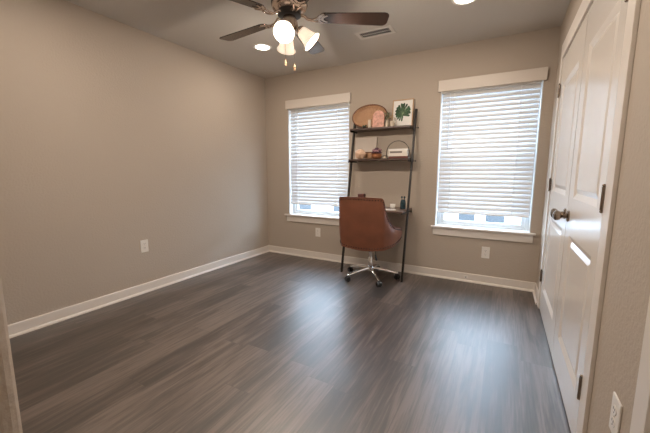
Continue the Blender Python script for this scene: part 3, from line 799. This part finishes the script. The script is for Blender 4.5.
def shell_pt(k, v, off=0):
    x, y, b, t = path[k]; z = b+(t-b)*v
    a = path[max(k-1, 0)]; c = path[min(k+1, len(path)-1)]
    n = Vector((c[1]-a[1], -(c[0]-a[0]), 0)).normalized()
    if n.dot(Vector((x, y+.05, 0))) < 0: n = -n
    bulge = .012*math.sin(PI*min(1, max(0, v)))
    lean = -.055*max(0, (z-.42)/.5)*min(1, max(0, (-y-.05)/.15))
    return Vector((x, y+lean, z))+n*(bulge+off)
K = len(path); V = 12
def shell_mesh(off0, off1, grow=0):
    bm = new_bm(); g = []
    for off in (off0, off1):
        g.append([[bm.verts.new(shell_pt(k, v/V, off)+Vector((0, 0, grow*(v/V)))) for v in range(V+1)] for k in range(K)])
    o, i = g
    for k in range(K-1):
        for v in range(V):
            bm.faces.new((o[k][v], o[k+1][v], o[k+1][v+1], o[k][v+1])); bm.faces.new((i[k][v], i[k][v+1], i[k+1][v+1], i[k+1][v]))
        bm.faces.new((o[k][V], o[k+1][V], i[k+1][V], i[k][V])); bm.faces.new((o[k][0], i[k][0], i[k+1][0], o[k+1][0]))
    for k in (0, K-1):
        for v in range(V): bm.faces.new((o[k][v], o[k][v+1], i[k][v+1], i[k][v]))
    return bm
obj('backrest', shell_mesh(0, -.028), M['leather'], chair, smooth=True, bevel=.006, segs=3)
# inner padding, thicker
bm = shell_mesh(-.0285, -.058, -.006)
obj('inner_padding', bm, M['leather'], chair, smooth=True, bevel=.012, segs=3)
# piping along outer border + nailheads
border = [shell_pt(k, 1, .002) for k in range(K)]
bm = new_bm(); tube(bm, [p+Vector((0, 0, .001)) for p in border], .0042, 8)
tube(bm, [shell_pt(k, 0, .001) for k in range(K)], .0042, 8)
obj('piping', bm, M['leather2'], chair, smooth='all')
bm = new_bm()
def nails(fn, spacing=.027):
    pts = [fn(i/400) for i in range(401)]; acc = 0; last = pts[0]
    for p in pts[1:]:
        acc += (p-last).length; last = p
        if acc >= spacing: sphere(bm, p, .0078, 1); acc = 0
def interp(vf, off):
    def fn(t):
        k = t*(K-1); i = min(int(k), K-2); f = k-i
        a = shell_pt(i, vf(i), off); b = shell_pt(i+1, vf(i+1), off); return a.lerp(b, f)
    return fn
nails(interp(lambda k: 1-.020/(path[k][3]-path[k][2]), .001))
obj('nailhead_trim', bm, M['nail'], chair, smooth='all'); bm = new_bm(); nails(interp(lambda k: .020/(path[k][3]-path[k][2]), .001))
obj('nailhead_trim', bm, M['nail'], chair, smooth='all')
# seat cushion
bm = new_bm(); outline = []
for x, y in [(.20, .235), (.235, .215), (.245, .15), (.243, 0), (.225, -.12), (.19, -.20), (.10, -.222), (0, -.226)]: outline.append((x, y))
outline = outline+[(-x, y) for x, y in outline[:-1][::-1]]
prism(bm, outline, .405, .500); obj('seat', bm, M['leather'], chair, smooth=True, bevel=.022, segs=4)
bm = new_bm(); box(bm, -.19, .19, -.19, .17, .375, .405); obj('seat_base', bm, M['black'], chair, bevel=.006)
bm = new_bm(); box(bm, -.085, .085, -.10, .10, .335, .375); lathe(bm, [(0, .300), (.030, .300), (.034, .335), (0, .335)], 24); obj('tilt_mechanism', bm, M['black'], chair, bevel=.004)
bm = new_bm(); tube(bm, [(.06, -.04, .350), (.100, -.13, .335), (.118, -.175, .312)], .0045, 8); tube(bm, [(.118, -.175, .312), (.145, -.215, .272)], [.008, .0105], 10); obj('height_lever', bm, M['black'], chair, smooth=True)
bm = new_bm(); lathe(bm, [(0, .10), (.026, .10), (.026, .235), (.024, .240), (.0155, .241), (.0155, .302), (0, .302)], 28); obj('gas_lift', bm, M['chrome'], chair, smooth=True)
bm = new_bm(); lathe(bm, [(0, .082), (.034, .082), (.040, .092), (.040, .118), (.030, .134), (.027, .136), (0, .136)], 32); obj('base_hub', bm, M['chrome'], chair, smooth=True)
for k in range(5):
    a = math.radians(20+72*k); d = Vector((math.cos(a), math.sin(a), 0)); s = Vector((-math.sin(a), math.cos(a), 0))
    bm = new_bm(); rings = []
    for t, zt, zb, hw in ((.030, .128, .090, .019), (.10, .122, .088, .016), (.19, .104, .078, .0135), (.255, .086, .064, .012), (.292, .079, .060, .0125), (.300, .075, .062, .009)):
        c = d*t; rings.append([bm.verts.new(c+s*q+Vector((0, 0, z))) for q, z in ((-hw, zb), (hw, zb), (hw, (zt+zb)/2), (hw*.55, zt), (-hw*.55, zt), (-hw, (zt+zb)/2))])
    for u, v in zip(rings, rings[1:]):
        for j in range(6): bm.faces.new((u[j], u[(j+1) % 6], v[(j+1) % 6], v[j]))
    bm.faces.new(rings[0]); bm.faces.new(rings[-1])
    leg = obj('leg', bm, M['chrome'], chair, bevel=.003, segs=2)
    sw = a+random.uniform(-.9, .9); f = Vector((math.cos(sw), math.sin(sw), 0)); w = Vector((-f.y, f.x, 0)); c = d*.283+f*.012
    bm = new_bm()
    for q in (-1, 1): tube(bm, [c+w*q*.007+Vector((0, 0, .027)), c+w*q*.024+Vector((0, 0, .027))], [.027, .025], 22)
    tube(bm, [c-w*.008+Vector((0, 0, .027)), c+w*.008+Vector((0, 0, .027))], .010, 12)
    tube(bm, [d*.283+Vector((0, 0, .030)), d*.283+Vector((0, 0, .064))], .0075, 10)
    hood = [c+f*(.028*math.cos(t))+Vector((0, 0, .029+.028*math.sin(t))) for t in [math.radians(20+150*i/10) for i in range(11)]]
    tube(bm, hood, .0065, 8)
    obj('caster', bm, M['black'], leg, smooth=True)

# ------------------------------------------------------------------ outside
bm = new_bm(); box(bm, -14, 18, WT+.02, 30, -.45, -.35); struct(obj('ground_outside', bm, M['concrete']), 'pale paved ground seen below the blinds')
r = thing('neighbouring_house', 'pale house across the paving, seen under the right blind', 'house', (2, 6.2, -.35))
bm = new_bm(); box(bm, -9, 9, 0, 5, 0, 2.6); obj('wall', bm, M['siding'], r)
bm = new_bm(); prism(bm, [(-.3, 2.6), (5.3, 2.6), (2.5, 4.2)], -9.3, 9.3, Matrix(((0, 0, 1, 0), (1, 0, 0, 0), (0, 1, 0, 0), (0, 0, 0, 1)))); obj('roof', bm, M['gwin'], r)
for x0, x1 in ((-7.8, -7.0), (-6.2, -5.0), (-4.2, -3.5), (-1.9, -1.55), (-1.35, -.75), (-.15, .38), (.55, 1.11), (2.4, 3.4)):
    bm = new_bm(); box(bm, x0, x1, -.03, .0, .13, .44); w = obj('window', bm, M['vinyl'], r)
    bm = new_bm(); box(bm, x0+.05, x1-.05, -.04, -.03, .16, .41); obj('pane', bm, M['gwin'], w)

# made-up hall lamp behind the camera, added to light the near wall
r = thing('hall_fill_light', 'round flush fill light added in the unseen hall behind the doorway', 'ceiling light', (2.7, -4.35, H))
bm = new_bm(); lathe(bm, [(0, -.06), (.08, -.055), (.12, -.03), (.13, -.012), (.13, 0), (0, 0)], 36); obj('diffuser', bm, M['shade'], r, smooth=True)
lamp('AREA', 'hall_fill_lamp', (0, 0, -.07), HALL_FILL_W, WARM, .2, parent=r, shape='DISK')
